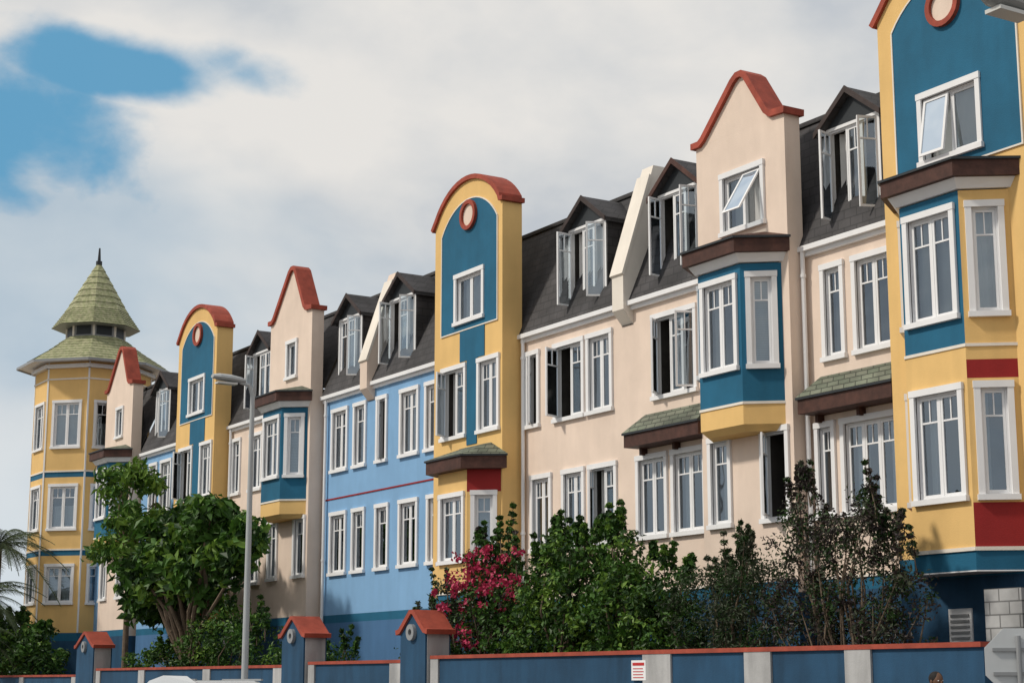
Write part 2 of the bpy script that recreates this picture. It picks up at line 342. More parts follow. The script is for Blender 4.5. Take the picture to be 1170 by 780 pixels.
# ------------------------------------------------------------ plain sections
def section(name,x0,x1,mat,wins,dorms=(),porch=None,fw=None,pipes=(),redline=False):
    b=B(name); fr=Fr(0,P0,0)
    ops=[inner(w[:4]) for w in wins]
    g0=[(0,3.2,'mblue'),(3.2,3.42,'teal')] if mat=='lblue' else G0
    wall(b,fr,x0,x1,g0+[(3.42,EAVE,mat)],ops)
    for w in wins:
        kw=w[4] if len(w)>4 else {}
        window(b,fr,*w[:4],**kw)
    mansard(b,x0,x1); gutter(b,x0,x1)
    for d in dorms: dormer(b,d[0],**d[1])
    if porch:
        xa,xb=porch; b.box('porch_fascia','wood',fr,xa,xb,6.42,6.68,0,.5)
        b.box('porch_fascia_edge','dark',fr,xa-.03,xb+.03,6.68,6.72,0,.54)
        V=[fr.p(xa-.03,6.722,.54),fr.p(xb+.03,6.722,.54),fr.p(xb-.1,7.15,.01),fr.p(xa+.1,7.15,.01),fr.p(xa-.03,6.722,.0),fr.p(xb+.03,6.722,.0)]
        b.add('porch_roof','roofg',V,[(0,1,2,3),(0,3,4),(1,2,5)])
        for k in range(3):
            xx=xa+.12+k*(xb-xa-.24)/2; b.box('porch_bracket','wood',fr,xx-.04,xx+.04,6.28,6.419,0,.16)
    if fw is not None: firewall(b,fw,mat='cream' if mat!='lblue' else 'beige')
    for x in pipes: pipe(b,x,P0-.09,0.3,EAVE)
    if redline: b.box('red_string_course','redpan',fr,x0,x1,6.66,6.70,-.01,.02)
    if mat!='lblue': b.box('string_course','cream',fr,x0,x1,3.42,3.47,-.01,.025)
    return b
W2=(7.40,9.25);W1=(4.5,6.3)
def w2(a,c,**k): return (a,c,*W2,k)
def w1(a,c,**k): return (a,c,*W1,k)

b=section('beige_townhouse',-24.65,-21.85,'beige',
 [w2(-24.2,-23.57,panes=1,cur='left'),w2(-23.35,-22.3,panes=2,cur='right'),w1(-24.5,-23.95,panes=1,cur='none'),w1(-23.8,-22.3,panes=3,cur='both')],
 dorms=[(-23.35,dict(w=1.5,opn={0:('l',75),2:('r',70)},cur='left'))],porch=(-24.4,-21.95))
b.done()
b=section('beige_townhouse',-30.5,-27.36,'beige',
 [w2(-29.55,-28.0,panes=3,opn={0:('l',55),2:('r',60)},cur='right'),w1(-30.19,-29.08,panes=2,cur='none'),w1(-28.95,-27.78,panes=2,cur='left')],
 dorms=[(-28.75,dict(w=1.5,opn={0:('l',80),2:('r',75)},cur='none',brd='wood'))],porch=(-29.95,-27.4),fw=-30.45); b.done()
b=section('beige_townhouse',-34.75,-30.5,'beige',
 [w2(-34.6,-34.0,panes=1,opn={0:('l',40)},cur='right'),w2(-33.4,-32.13,panes=2,opn={0:('l',70)},cur='right'),w2(-32.04,-31.02,panes=2,cur='both'),
  w1(-34.4,-33.5,panes=2),w1(-33.07,-32.15,panes=2,cur='none'),w1(-32.0,-30.9,panes=2,opn={0:('l',50)},cur='both')],
 dorms=[(-32.2,dict(w=1.6,opn={0:('l',85),2:('r',60)},cur='full'))],pipes=(-34.62,)); b.done()
b=section('light_blue_townhouse',-45.6,-38.04,'lblue',
 [w2(-45.1,-44.04),w2(-43.7,-42.9,panes=1),w2(-42.3,-41.65,panes=1,opn={0:('l',35)}),w2(-40.94,-39.87),w2(-39.55,-38.6),
  w1(-45.1,-44.04),w1(-43.7,-42.9,panes=1),w1(-42.3,-41.5,panes=1),w1(-40.94,-39.87),w1(-39.4,-38.5)],
 dorms=[(-44.3,dict(w=1.55,opn={2:('r',60)},cur='both')),(-41.15,dict(w=1.6,opn={0:('l',80),2:('r',65)},cur='full'))],fw=-42.65,pipes=(-45.35,),redline=True); b.done()
b=section('beige_townhouse',-52.6,-48.7,'beige',
 [w2(-52.4,-51.7,panes=1),w2(-51.0,-50.0),w1(-52.4,-51.7,panes=1),w1(-51.0,-50.0)],dorms=[(-50.6,dict(w=1.5,opn={0:('l',70)},cur='left'))],pipes=(-52.4,)); b.done()
b=section('light_blue_townhouse',-60.8,-56.0,'lblue',
 [w2(-60.0,-59.2,panes=1),w2(-58.9,-57.8),w2(-57.3,-56.4),w1(-60.0,-59.2,panes=1),w1(-58.9,-57.8),w1(-57.3,-56.4)],dorms=[(-59.3,dict(w=1.5,opn={2:('r',60)}))]); b.done()
b=section('light_blue_townhouse',-66,-63.7,'lblue',[w2(-65.0,-64.2,panes=1),w1(-65.0,-64.2,panes=1)],dorms=[(-64.6,dict(w=1.2,panes=2))]); b.done()
b=section('beige_townhouse',-18.45,-12.5,'beige',
 [w2(-17.9,-16.9),w2(-16.3,-15.2),w2(-14.6,-13.5),w1(-17.9,-16.9),w1(-16.3,-15.2),w1(-14.6,-13.5)],dorms=[(-16.8,dict(w=1.5)),(-14,dict(w=1.5))],fw=-15.4)
b.quad('end_wall','beige',(-12.5,P0,0),(-12.5,31,0),(-12.5,31,12.6),(-12.5,P0,EAVE)); b.done()

# ------------------------------------------------------------ arched yellow/teal blocks
def archblock(x0,x1,full=False,gopn=None):
    b=B('yellow_teal_gabled_townhouse'); fr=Fr(0,PF,0); xc=(x0+x1)/2+(.1 if not full else -.06)
    zs=12.92 if not full else 13.12; w=x1-x0
    gw=(xc-.72,xc+.72,10.22,11.53)
    wins=[(gw,dict(panes=2,opn=gopn,cur='blind' if full else 'full',trans=False))]
    ds=.5;p=.62
    ops=[inner(gw)]
    if not full:
        a=(x0+.4,x0+1.62,*W2);c=(x1-1.13,x1-.1,*W2)
        wins+=[(a,dict(panes=2,opn={0:('l',60)},cur='both')),(c,dict(panes=2,cur='full'))]; ops+=[inner(a),inner(c)]
        bx0,bx1=x0+1.35,x0+2.72; ds=.52
        ops.append((bx0-ds+.1,bx1+ds-.1,3.7,6.4))
    else:
        bx0,bx1=x0+.98,x0+2.32
        ops.append((bx0-ds+.1,bx1+ds-.1,3.7,9.2))
    wall(b,fr,x0,x1,[(0,3.25,'dblue'),(3.25,3.6,'teal'),(3.6,zs,'yellow')],ops)
    for wn,kw in wins: window(b,fr,*wn,**kw)
    for x in (x0,x1):
        b.quad('side_walls','dblue',(x,PF,0),(x,P0+.1,0),(x,P0+.1,3.25),(x,PF,3.25))
        b.quad('side_walls','yellow',(x,PF,3.25),(x,P0+.1,3.25),(x,P0+.1,9.8),(x,PF,9.8))
        b.quad('side_walls','yellow',(x,PF,9.8),(x,P0-.03,9.8),(x,P0-.03,zs),(x,PF,zs))
    ar=arch(x0,x1,zs,.95); slab(b,fr,ar,zs,0,-.55,'yellow','arched_gable')
    b.quad('gable_back','yellow',fr.p(x0,EAVE,-.55),fr.p(x1,EAVE,-.55),fr.p(x1,zs,-.55),fr.p(x0,zs,-.55))
    pts=[(x0-.08,zs-.04)]+ar[1:-1]+[(x1-.08,zs+.06),(x1+.09,zs+.05)]
    coping(b,fr,pts,.07,-.58,.085)
    ix0,ix1=x0+.38,x1-.22; iz=10.08; izs=zs-.3
    wall(b,fr,ix0,ix1,[(iz,izs,'teal')],[inner(gw)],'teal_panel',.015)
    ia=arch(ix0,ix1,izs,.72); slab(b,fr,ia,izs,.015,None,'teal','teal_panel')
    coping(b,fr,ia,.03,.0,.03,'cream','panel_border',0)
    for xx in (ix0-.03,ix1): b.box('panel_border','cream',fr,xx,xx+.03,iz,izs,0,.03)
    b.box('panel_border','cream',fr,ix0-.03,ix1+.03,iz-.03,iz,0,.031)
    ring(b,fr,xc-.0,12.93,.015,.38,disc='beige')
    if not full:
        m0,m1=a[1]+.03,c[0]-.03
        b.box('teal_strip','teal',fr,m0-.35,m1+.35,9.29,iz-.031,-.01,.02)
        b.box('teal_strip','teal',fr,m0,m1,7.2,9.288,-.01,.02)
        st=[dict(zones_f=[(3.3,3.6,'teal'),(3.6,6.5,'yellow')],zones_s=[(3.3,3.6,'teal'),(3.6,4.4,'redpan'),(4.4,5.95,'yellow'),(5.95,6.5,'redpan')],win=(4.3,5.98),kf=dict(cur='both'),ks=dict(cur='full'))]
        A=bay(b,bx0,bx1,ds,p,PF,st)
        baycap(b,bx0,bx1,ds,p,PF,6.47,6.76,7.15,mould=False)
    else:
        st=[dict(zones_f=[(3.3,3.62,'teal'),(3.62,6.85,'yellow')],zones_s=[(3.3,3.62,'teal'),(3.62,4.35,'redpan'),(4.35,6.32,'yellow'),(6.32,6.62,'redpan'),(6.62,6.85,'yellow')],win=(4.38,6.27),kf=dict(cur='left'),ks=dict(cur='left')),
            dict(zones_f=[(6.85,9.4,'teal')],zones_s=[(6.85,9.4,'yellow')],win=(7.3,9.22),kf=dict(cur='blind'),ks=dict(cur='full'))]
        A=bay(b,bx0,bx1,ds,p,PF,st)
        hbands(b,A,6.83,6.88,.02,'cream')
        baycap(b,bx0,bx1,ds,p,PF,9.58,9.84,10.02,mould=True,roofm='wood')
    Q=bay_pts(bx0,bx1,ds,p,PF,.0); ringbox(b,'bay_floor','white',Q,Q,3.28,3.299)
    hbands(b,A,3.6,3.66,.03,'cream')
    mansard(b,x0,x1)
    b.done(); return b
archblock(-21.85,-18.45,True,{0:('t',10)})
archblock(-38.04,-34.75,False,None)
archblock(-56.0,-52.6,False,None)

# ------------------------------------------------------------ beige gabled blocks
def gableblock(x0,x1,bx0,bx1,wide=True,gopn=None,dp=0.0):
    b=B('beige_gabled_townhouse'); fr=Fr(0,PC,0); xc=(x0+x1)/2+.08
    zs=12.32
    gw=(xc-.68,xc+.68,10.25,11.55) if wide else (xc-.35,xc+.45,10.4,11.6)
    ds=.5;p=.6
    wa=(x0+.2,x0+.92,*W1);wb=(x1-.95,x1-.12,*W1)
    ops=[inner(gw),inner(wa),inner(wb),(bx0-ds+.1,bx1+ds-.1,6.6,9.2)]
    wall(b,fr,x0,x1,G0+[(3.42,zs,'beige')],ops)
    window(b,fr,*gw,panes=2 if wide else 1,opn=gopn,cur='full',trans=False)
    window(b,fr,*wa,panes=1,cur='full'); window(b,fr,*wb,panes=1,cur='none',opn={0:('l',50)} if wide else None)
    pk=13.42+dp
    pr=[(x0,zs),(x0+.16,zs),(x0+.3,zs+.08),(xc-.16,pk-.08),(xc-.03,pk),(xc+.1,pk),(xc+.2,pk-.07),(x1-.50,zs+.14),(x1-.36,zs+.03),(x1,zs)]
    slab(b,fr,pr,zs-.001,0,-.38,'beige','gable')
    b.quad('gable_back','beige',fr.p(x0,EAVE,-.38),fr.p(x1,EAVE,-.38),fr.p(x1,zs,-.38),fr.p(x0,zs,-.38))
    coping(b,fr,[(x0-.09,zs)]+pr[1:-1]+[(x1+.08,zs)],.08,-.44,.10)
    for x in (x0,x1):
        b.quad('side_walls','dblue',(x,PC,0),(x,P0+.1,0),(x,P0+.1,3.2),(x,PC,3.2))
        b.quad('side_walls','beige',(x,PC,3.2),(x,P0+.1,3.2),(x,P0+.1,9.8),(x,PC,9.8))
        b.quad('side_walls','beige',(x,PC,9.8),(x,PC+.38,9.8),(x,PC+.38,zs),(x,PC,zs))
    st=[dict(zones_f=[(6.32,6.72,'yellow'),(6.72,9.4,'teal')],zones_s=[(6.32,6.72,'yellow'),(6.72,9.4,'teal')],win=(7.36,9.24),kf=dict(cur='both'),ks=dict(cur='blind'))]
    A=bay(b,bx0,bx1,ds,p,PC,st)
    hbands(b,A,6.70,6.75,.02,'cream')
    Q=bay_pts(bx0,bx1,ds,p,PC,-.0);Q2=bay_pts(bx0+.08,bx1-.08,ds-.05,p-.12,PC,0); ringbox(b,'bay_corbel','yellow',Q2,Q,6.2,6.319)
    baycap(b,bx0,bx1,ds,p,PC,9.58,9.84,10.1,mould=True,roofm='wood' if wide else 'roofg')
    mansard(b,x0,x1)
    if wide: pipe(b,x1+.08,P0-.12,3.4,EAVE)
    b.done()
gableblock(-27.4,-24.65,-26.66,-25.36,True,{1:('t',32)})
gableblock(-48.7,-45.75,-47.75,-46.4,False,dp=.33)
gableblock(-63.9,-61.0,-62.9,-61.6,False,dp=.35)

# ------------------------------------------------------------ octagonal turret
def turret(cx,cy,R):
    b=B('octagonal_turret')
    def octp(r): return [(cx+r*math.cos(math.radians(22.5+45*k)),cy+r*math.sin(math.radians(22.5+45*k))) for k in range(8)]
    P=octp(R)
    for k in range(8):
        (x0,y0),(x1,y1)=P[k],P[(k+1)%8]
        L=math.hypot(x1-x0,y1-y0); fr=Fr(x0,y0,math.atan2(y1-y0,x1-x0))
        ws=[(L/2-.62,L/2+.62,z0,z1) for z0,z1 in ((10.4,12.3),(7.25,9.05),(4.45,6.0))]
        ops=[inner(w) for w in ws]
        wall(b,fr,0,L,[(0,3.1,'dblue'),(3.1,3.4,'teal'),(3.4,6.3,'yellow'),(6.3,6.5,'teal'),(6.5,9.3,'yellow'),(9.3,9.5,'teal'),(9.5,14.1,'yellow')],ops)
        for w in ws: window(b,fr,*w,panes=2,depth=.6,cur=random.choice(['both','half','blind','full']))
        b.box('string_course','cream',fr,0,L,9.5,9.56,-.02,.03); b.box('string_course','cream',fr,0,L,6.5,6.56,-.02,.03)
        b.box('corner_trim','white',fr,-.03,.03,3.4,13.8,-.02,.02)
        b.box('eave_moulding','white',fr,-.08,L+.08,13.55,13.7,-.02,.16)
        b.box('eave_moulding','cream',fr,-.05,L+.05,13.1,13.16,-.02,.03)
    prof=[(R+.72,13.82),(R+.40,14.05),(R+.05,14.27),(R-.35,14.52),(R-.7,14.77),(R-1.0,15.02)]
    def rows(prof,k):
        out=[]
        n=len(prof)-1
        for i in range(k+1):
            t=i/k*n; j=min(int(t),n-1); f=t-j
            out.append((prof[j][0]*(1-f)+prof[j+1][0]*f,prof[j][1]*(1-f)+prof[j+1][1]*f))
        return out
    def courses(part,prof,k):
        rr=rows(prof,k)
        for i in range(k):
            A=octp(rr[i][0]+.03);C=octp(rr[i+1][0]+.0);D=octp(rr[i][0]+.005)
            for q in range(8):
                a0,a1,c0,c1=A[q],A[(q+1)%8],C[q],C[(q+1)%8]
                b.quad(part,'olive',(*a0,rr[i][1]),(*a1,rr[i][1]),(*c1,rr[i+1][1]),(*c0,rr[i+1][1]))
                b.quad('shingle_edges','olive_dk',(*a0,rr[i][1]),(*a1,rr[i][1]),(*D[(q+1)%8],rr[i][1]-.02),(*D[q],rr[i][1]-.02))
    courses('lower_roof',prof,9)
    E=octp(R+.77); b.add('roof_soffit','white',[(*p,13.80) for p in E],[tuple(range(8))])
    for q in range(8):
        a,c=E[q],E[(q+1)%8]; b.quad('roof_fascia','grey',(*a,13.73),(*c,13.73),(*c,13.83),(*a,13.83))
    Ln=octp(1.12)
    for q in range(8):
        (x0,y0),(x1,y1)=Ln[q],Ln[(q+1)%8]; L=math.hypot(x1-x0,y1-y0); fr=Fr(x0,y0,math.atan2(y1-y0,x1-x0))
        b.box('lantern','grey',fr,0,L,14.9,15.7,-.05,0)
        b.box('lantern_louvre','dark',fr,.12,L-.12,15.1,15.55,0,.02)
        b.box('lantern_posts','cream',fr,-.04,.04,14.95,15.6,-.02,.05)
    courses('spire_roof',[(1.72,15.48),(1.25,16.15),(.1,18.15)],14)
    E=octp(1.75); b.add('spire_soffit','grey',[(*p,15.46) for p in E],[tuple(range(8))])
    b.cyl('finial','dark',(cx,cy,18.0),(cx,cy,18.85),.09,.035,8); b.cyl('finial','dark',(cx,cy,18.15),(cx,cy,18.3),.13,.13,8)
    b.done()
turret(-67.6,21.95,2.25)

# ------------------------------------------------------------ entrance
b=B('entrance_porch')
fr=Fr(0,20.55,0)
b.box('brick_pier','pier',fr,-19.45,-18.7,0,3.0,-.5,0)
b.box('vent_panel','white',Fr(0,PF,0),-20.75,-20.25,2.2,2.75,-.01,.03)
for i in range(5): b.box('vent_slats','grey',Fr(0,PF,0),-20.7,-20.3,2.26+i*.09,2.30+i*.09,.03,.05)
b.box('door','dark',Fr(0,PF,0),-19.9,-19.0,0.1,2.2,0,.04)
b.done()

# ------------------------------------------------------------ boundary wall
YW=18.0
def bwall(x0,x1,h0,piers=()):
    b=B('boundary_wall'); fr=Fr(0,YW,0)
    b.box('wall_panel','dblue',fr,x0,x1,0,h0-.07,-.2,0)
    b.box('coping','redcop',fr,x0,x1,h0-.07,h0,-.25,.05)
    b.box('plinth','dblue',fr,x0,x1,0,.35,0,.03)
    for a,c in piers:
        b.box('pier','cream2',fr,a,c,0,h0-.071,-.22,.04)
    b.done()
bwall(-32.42,-17.1,2.13,[(-24.9,-24.1),(-22.15,-21.5),(-19.81,-19.26),(-32.42,-32.1)])
bwall(-38.38,-33.68,2.06,[(-38.38,-38.05),(-34.25,-33.68)])
bwall(-53.78,-39.85,2.0,[(-53.78,-53.4),(-50,-49.5),(-45,-44.5),(-40.4,-39.85)])
bwall(-75,-55.62,1.82,[(-56.2,-55.62),(-62,-61.5)])
bwall(-13,0,2.13,[(-13,-12.5)])
def gatepier(x0,x1,zt=3.15):
    b=B('gate_pier'); fr=Fr(0,YW-.12,0); xc=(x0+x1)/2; ze=zt-.55
    b.box('body','dblue',fr,x0+.08,x1-.08,0,ze,-.6,0)
    V=[fr.p(x0+.08,ze,0),fr.p(x1-.08,ze,0),fr.p(xc,zt-.12,0),fr.p(x0+.08,ze,-.6),fr.p(x1-.08,ze,-.6),fr.p(xc,zt-.12,-.6)]
    b.add('gablet','dblue',V,[(0,1,2),(3,4,5)])
    coping(b,fr,[(x0-.06,ze),(x0+.1,ze+.03),(xc-.05,zt-.12),(xc+.05,zt-.12),(x1-.1,ze+.03),(x1+.06,ze)],.05,-.65,.075)
    b.box('side_render','cream2',fr,x1-.078,x1-.06,0,ze-.02,-.56,-.04)
    ring(b,fr,xc,ze+.02,0.0,.17,mat='grey',disc='dark')
    b.done()
gatepier(-33.68,-32.42);gatepier(-39.8,-38.4,3.2);gatepier(-55.6,-53.8,3.2)
b=B('notice_sign'); fr=Fr(0,YW-.03,0)
b.box('plate','white',fr,-25.22,-24.8,1.62,1.96,-.02,.015)
b.box('lettering','redtext',fr,-25.18,-24.84,1.87,1.92,.015,.019)
for i in range(4): b.box('lettering','redtext',fr,-25.17,-24.88+.02*(i%2),1.81-.05*i,1.825-.05*i,.015,.019)
b.done()

# ------------------------------------------------------------ ground, street
def sheet(name,mat,x0,x1,y0,y1,z):
    me=bpy.data.meshes.new(name); me.from_pydata([(x0,y0,z),(x1,y0,z),(x1,y1,z),(x0,y1,z)],[],[(0,1,2,3)]); me.materials.append(M[mat]); o=bpy.data.objects.new(name,me); COL.objects.link(o); return o
sheet('ground','sand',-900,900,-900,900,-0.12)
sheet('road','asphalt',-400,400,4.5,14.3,-0.11)
b=B('road_markings')
for i in range(-20,8): b.quad('centre_dash','line',(i*6,9.35,-.106),(i*6+2.5,9.35,-.106),(i*6+2.5,9.47,-.106),(i*6,9.47,-.106))
b.done()
def pave(name,y0,y1):
    b=B(name); b.box('slab','paving',Fr(0,0,0),-400,400,-.12,0.01,-y1,-y0); b.done()
pave('pavement',14.45,17.95); pave('pavement',0.8,4.35)
b=B('kerb'); b.box('kerbstone','cream2',Fr(0,0,0),-400,400,-.12,.015,-14.45,-14.3); b.box('kerbstone','cream2',Fr(0,0,0),-400,400,-.12,.015,-4.5,-4.35); b.done()
sheet('garden_bed','soil',-80,0,18.25,21.6,0.02)

# ------------------------------------------------------------ street lamps
def lamp(x,y,h,arm=.75):
    b=B('street_lamp')
    b.cyl('pole','lamp_grey',(x,y,0),(x,y,1.1),.10,.10,14); b.cyl('pole','lamp_grey',(x,y,1.1),(x,y,h-.25),.075,.05,14)
    b.cyl('pole','lamp_grey',(x,y,1.08),(x,y,1.16),.11,.085,14)
    b.cyl('bracket','lamp_grey',(x,y,h-.28),(x,y-.08,h-.05),.05,.04,10); b.cyl('bracket','lamp_grey',(x,y-.08,h-.05),(x,y-.3,h+.0),.04,.035,10)
    secs=[(-.18,.06,.05),(-.3,.11,.08),(-.55,.16,.10),(-.8,.15,.09),(-.95,.08,.05)]
    V=[];F=[];k=12
    for (dy,w,t) in secs:
        for i in range(k):
            a=2*math.pi*i/k; V.append((x+w*math.cos(a),y+dy,h+.02-dy*.06+t*math.sin(a)*(1 if math.sin(a)>0 else .6)))
    for s in range(len(secs)-1):
        for i in range(k): F.append((s*k+i,s*k+(i+1)%k,(s+1)*k+(i+1)%k,(s+1)*k+i))
    F+=[tuple(range(k)),tuple(range((len(secs)-1)*k,len(secs)*k))]
    b.add('head','lamp_grey',V,F)
    b.box('lens','glassy',Fr(x,y,0),-.1,.1,h-.07,h-.03,.4,.85)
    b.done()
lamp(-35.2,15.0,8.0); lamp(-11.15,13.15,8.0)

# ------------------------------------------------------------ stop sign (seen from behind)
b=B('stop_sign'); sx,sy,sz=-14.75,16.1,1.83
fr=Fr(sx,sy,math.radians(52)); R=.42
V=[];
for n in (0,.02):
    for i in range(8):
        a=math.radians(22.5+45*i); V.append(fr.p(R*math.cos(a),sz+R*math.sin(a),n))
b.add('plate_back','alu',V,[tuple(range(8)),tuple(range(8,16))]+[(i,(i+1)%8,8+(i+1)%8,8+i) for i in range(8)])
V=[fr.p((R-.03)*math.cos(math.radians(22.5+45*i)),sz+(R-.03)*math.sin(math.radians(22.5+45*i)),-.004) for i in range(8)]
b.add('plate_face','redtext',V,[tuple(range(8))])
b.cyl('post','grey',fr.p(0,0,.05),fr.p(0,sz+.3,.05),.03,.03,10)
b.box('clamp','grey',fr,-.3,.3,sz+.12,sz+.16,.02,.05); b.box('clamp','grey',fr,-.3,.3,sz-.16,sz-.12,.02,.05)
b.done()

# ------------------------------------------------------------ vegetation
def leaves(b,part,centres,radii,per,size,mats,aspect=2.0,outward=0.5,droop=0.0):
    C=np.array(centres); n=len(C)
    idx=np.repeat(np.arange(n),per); tot=len(idx)
    v=rng.normal(size=(tot,3)); v/=np.linalg.norm(v,axis=1)[:,None]
    rr=rng.random(tot)**0.5
    pos=C[idx]+v*(rr*np.array(radii)[idx])[:,None]*np.array([1,1,.75])
    nrm=v*outward+rng.normal(size=(tot,3))*.5+np.array([0,0,.35]); nrm/=np.linalg.norm(nrm,axis=1)[:,None]
    t=np.cross(nrm,rng.normal(size=(tot,3))); t[:,2]-=droop; t-=nrm*(t*nrm).sum(1)[:,None]; t/=np.linalg.norm(t,axis=1)[:,None]
    s=np.cross(nrm,t); sz=size*rng.uniform(.6,1.3,tot)
    L=(t*sz[:,None]); Wd=s*(sz/aspect)[:,None]
    bend=nrm*(sz*.12)[:,None]
    q=np.stack([pos-L*.5,pos+Wd*.5+bend,pos+L*.5,pos-Wd*.5+bend],1).reshape(-1,3)
    pr=[m[1] for m in mats]
    mi=rng.choice(len(mats),size=tot,p=pr)
    cm=rng.choice(len(mats),size=n,p=pr); mi=np.where(rng.random(tot)<.65,cm[idx],mi)
    me=bpy.data.meshes.new(part); me.from_pydata(q.tolist(),[],np.arange(tot*4).reshape(-1,4).tolist())
    for m in mats: me.materials.append(M[m[0]])
    me.polygons.foreach_set('material_index',mi.astype(np.int32)); me.update()
    o=bpy.data.objects.new(part,me); COL.objects.link(o); o.parent=b.e
def crown(blobs,n):
    out=[];vol=np.array([bb[3]*bb[4]*bb[5] for bb in blobs]);vol=vol/vol.sum()
    for i in range(n):
        bb=blobs[rng.choice(len(blobs),p=vol)]
        v=rng.normal(size=3);v/=np.linalg.norm(v);r=rng.uniform(.3,1.0)**.6
        out.append((bb[0]+v[0]*r*bb[3],bb[1]+v[1]*r*bb[4],max(.3,bb[2]+v[2]*r*bb[5])))
    return out
def branchy(b,base,tips,r,kink=.25,mat='bark',fork=.35):
    base=Vector(base)
    for t in tips:
        t=Vector(t); p=base; m=base.lerp(t,fork)+Vector((random.uniform(-kink,kink),random.uniform(-kink,kink),random.uniform(0,kink)))
        m2=base.lerp(t,.7)+Vector((random.uniform(-kink,kink),random.uniform(-kink,kink),random.uniform(0,kink)))
        b.cyl('limbs',mat,p,m,r,r*.7,8); b.cyl('limbs',mat,m,m2,r*.7,r*.45,7); b.cyl('limbs',mat,m2,t,r*.45,r*.15,6)
b=B('broadleaf_tree'); bx,by=-50.0,19.5
blobs=[(-51.8,19.3,5.0,1.8,1.5,1.5),(-50.2,19.3,5.2,1.7,1.4,1.6),(-52.8,19.2,4.0,1.2,1.1,1.0),(-46.4,18.9,6.1,1.1,1.0,1.1),(-45.3,18.9,5.3,1.0,.9,1.2),(-48.3,19.1,5.0,1.4,1.1,1.4),(-49.9,19.2,6.6,.9,.8,.7)]
cs=crown(blobs,250)
b.cyl('trunk','bark',(bx,by,0),(bx+.1,by,1.9),.2,.16,12)
branchy(b,(bx+.1,by,1.8),[cs[i] for i in range(0,72,3)],.10)
leaves(b,'foliage',cs,[.43]*len(cs),40,.36,[('lf_dark',.35),('lf_mid',.45),('lf_light',.2)],2.0,droop=.6); b.done()
b=B('umbrella_tree')
cs=crown([(-57.4,20.1,8.1,1.6,1.0,.8),(-56.6,20.0,6.9,1.5,1.0,.6),(-58.2,20,6.0,1.3,.9,.6)],44)
b.cyl('trunk','bark',(-57.3,20.1,0),(-57.3,20.1,4.8),.12,.09,10); branchy(b,(-57.3,20.1,4.7),cs[:16],.06)
leaves(b,'foliage',cs,[.45]*len(cs),46,.34,[('lf_mid',.4),('lf_light',.6)],2.4,droop=.8); b.done()
def shrub(name,blobs,ncl,rad,per,size,mats,asp=2.0,trunkr=.05,droop=0,tips=10,sprigs=8):
    b=B(name); cs=crown(blobs,ncl)
    x=sum(q[0] for q in blobs)/len(blobs);y=blobs[0][1]
    for k in range(3): branchy(b,(x+random.uniform(-.4,.4),y,0),[cs[i] for i in range(k,len(cs),max(3,len(cs)//tips))][:tips],trunkr)
    rads=[rad*random.uniform(.7,1.2) for _ in cs]
    for k in range(sprigs):   # thin shoots growing out of the top of the crown
        q=random.choice(blobs); a=random.uniform(0,6.28); r=random.uniform(.2,.9)
        p=Vector((q[0]+math.cos(a)*r*q[3],q[1]+math.sin(a)*r*q[4]*.6,q[2]+q[5]*math.sqrt(1-r*r)*.9))
        L=random.uniform(.3,.75); d=Vector((random.uniform(-.35,.35),random.uniform(-.2,.2),1)).normalized()
        b.cyl('shoots','bark',p-d*.3,p+d*L,.012,.005,5)
        for j in range(4): cs.append(tuple(p+d*(L*(j+.5)/4))); rads.append(rad*(.42-.06*j))
    leaves(b,'foliage',cs,rads,per,size,mats,asp,droop=droop)
    return b
bl=[(-32.4,19.4,3.1,1.0,.7,1.3),(-31.4,19.3,3.0,.9,.7,1.2),(-33.6,19.5,2.9,.9,.6,1.1),(-31.7,19.5,4.3,.4,.3,.6),(-32.9,19.4,4.1,.35,.3,.5)]
b=shrub('bougainvillea_bush',bl,190,.27,36,.11,[('lf_dark',.4),('lf_mid',.45),('lf_brown',.15)],1.6,sprigs=14)
pc=crown([(-32.5,19.1,3.2,1.1,.6,1.3),(-31.6,19.1,3.7,.8,.5,.9),(-33.5,19.2,3.1,.7,.5,.9),(-30.6,18.9,3.8,.6,.4,.6)],105)
leaves(b,'flowers',pc,[random.choice([.1,.15,.2]) for _ in pc],16,.1,[('lf_pink',1.0)],1.3); b.done()
b=shrub('green_shrub',[(-29.8,19.4,2.8,1.0,.8,1.6),(-28.6,19.4,3.1,.9,.8,1.4),(-30.4,19.5,2.3,.8,.8,1.3),(-29.3,19.3,3.9,.5,.5,.7)],340,.27,42,.12,[('lf_dark',.35),('lf_mid',.4),('lf_light',.25)],1.7,sprigs=20); b.done()
b=shrub('green_shrub',[(-27.3,19.4,2.9,.9,.8,1.55),(-26.2,19.4,2.5,.9,.8,1.3),(-27.6,19.4,3.9,.4,.4,.7)],240,.27,42,.12,[('lf_dark',.4),('lf_mid',.42),('lf_light',.18)],1.8,sprigs=16); b.done()
b=shrub('olive_tree',[(-25.1,19.5,2.5,.9,.7,1.15),(-23.9,19.5,2.6,1.0,.7,1.2),(-24.4,19.6,3.3,.6,.5,.6)],290,.26,44,.09,[('lf_olive',.6),('lf_dark',.4)],3.0,sprigs=18); b.done()
b=shrub('purple_leaf_shrub',[(-22.3,19.5,3.0,.8,.7,1.5),(-21.2,19.5,3.1,1.0,.7,1.5),(-20.4,19.5,2.6,.7,.6,1.4),(-22.5,19.6,4.3,.35,.3,.55),(-20.9,19.5,4.2,.5,.4,.5)],330,.25,42,.085,[('lf_brown',.5),('lf_olive',.22),('lf_dark',.28)],2.2,trunkr=.035,tips=16,sprigs=22); b.done()
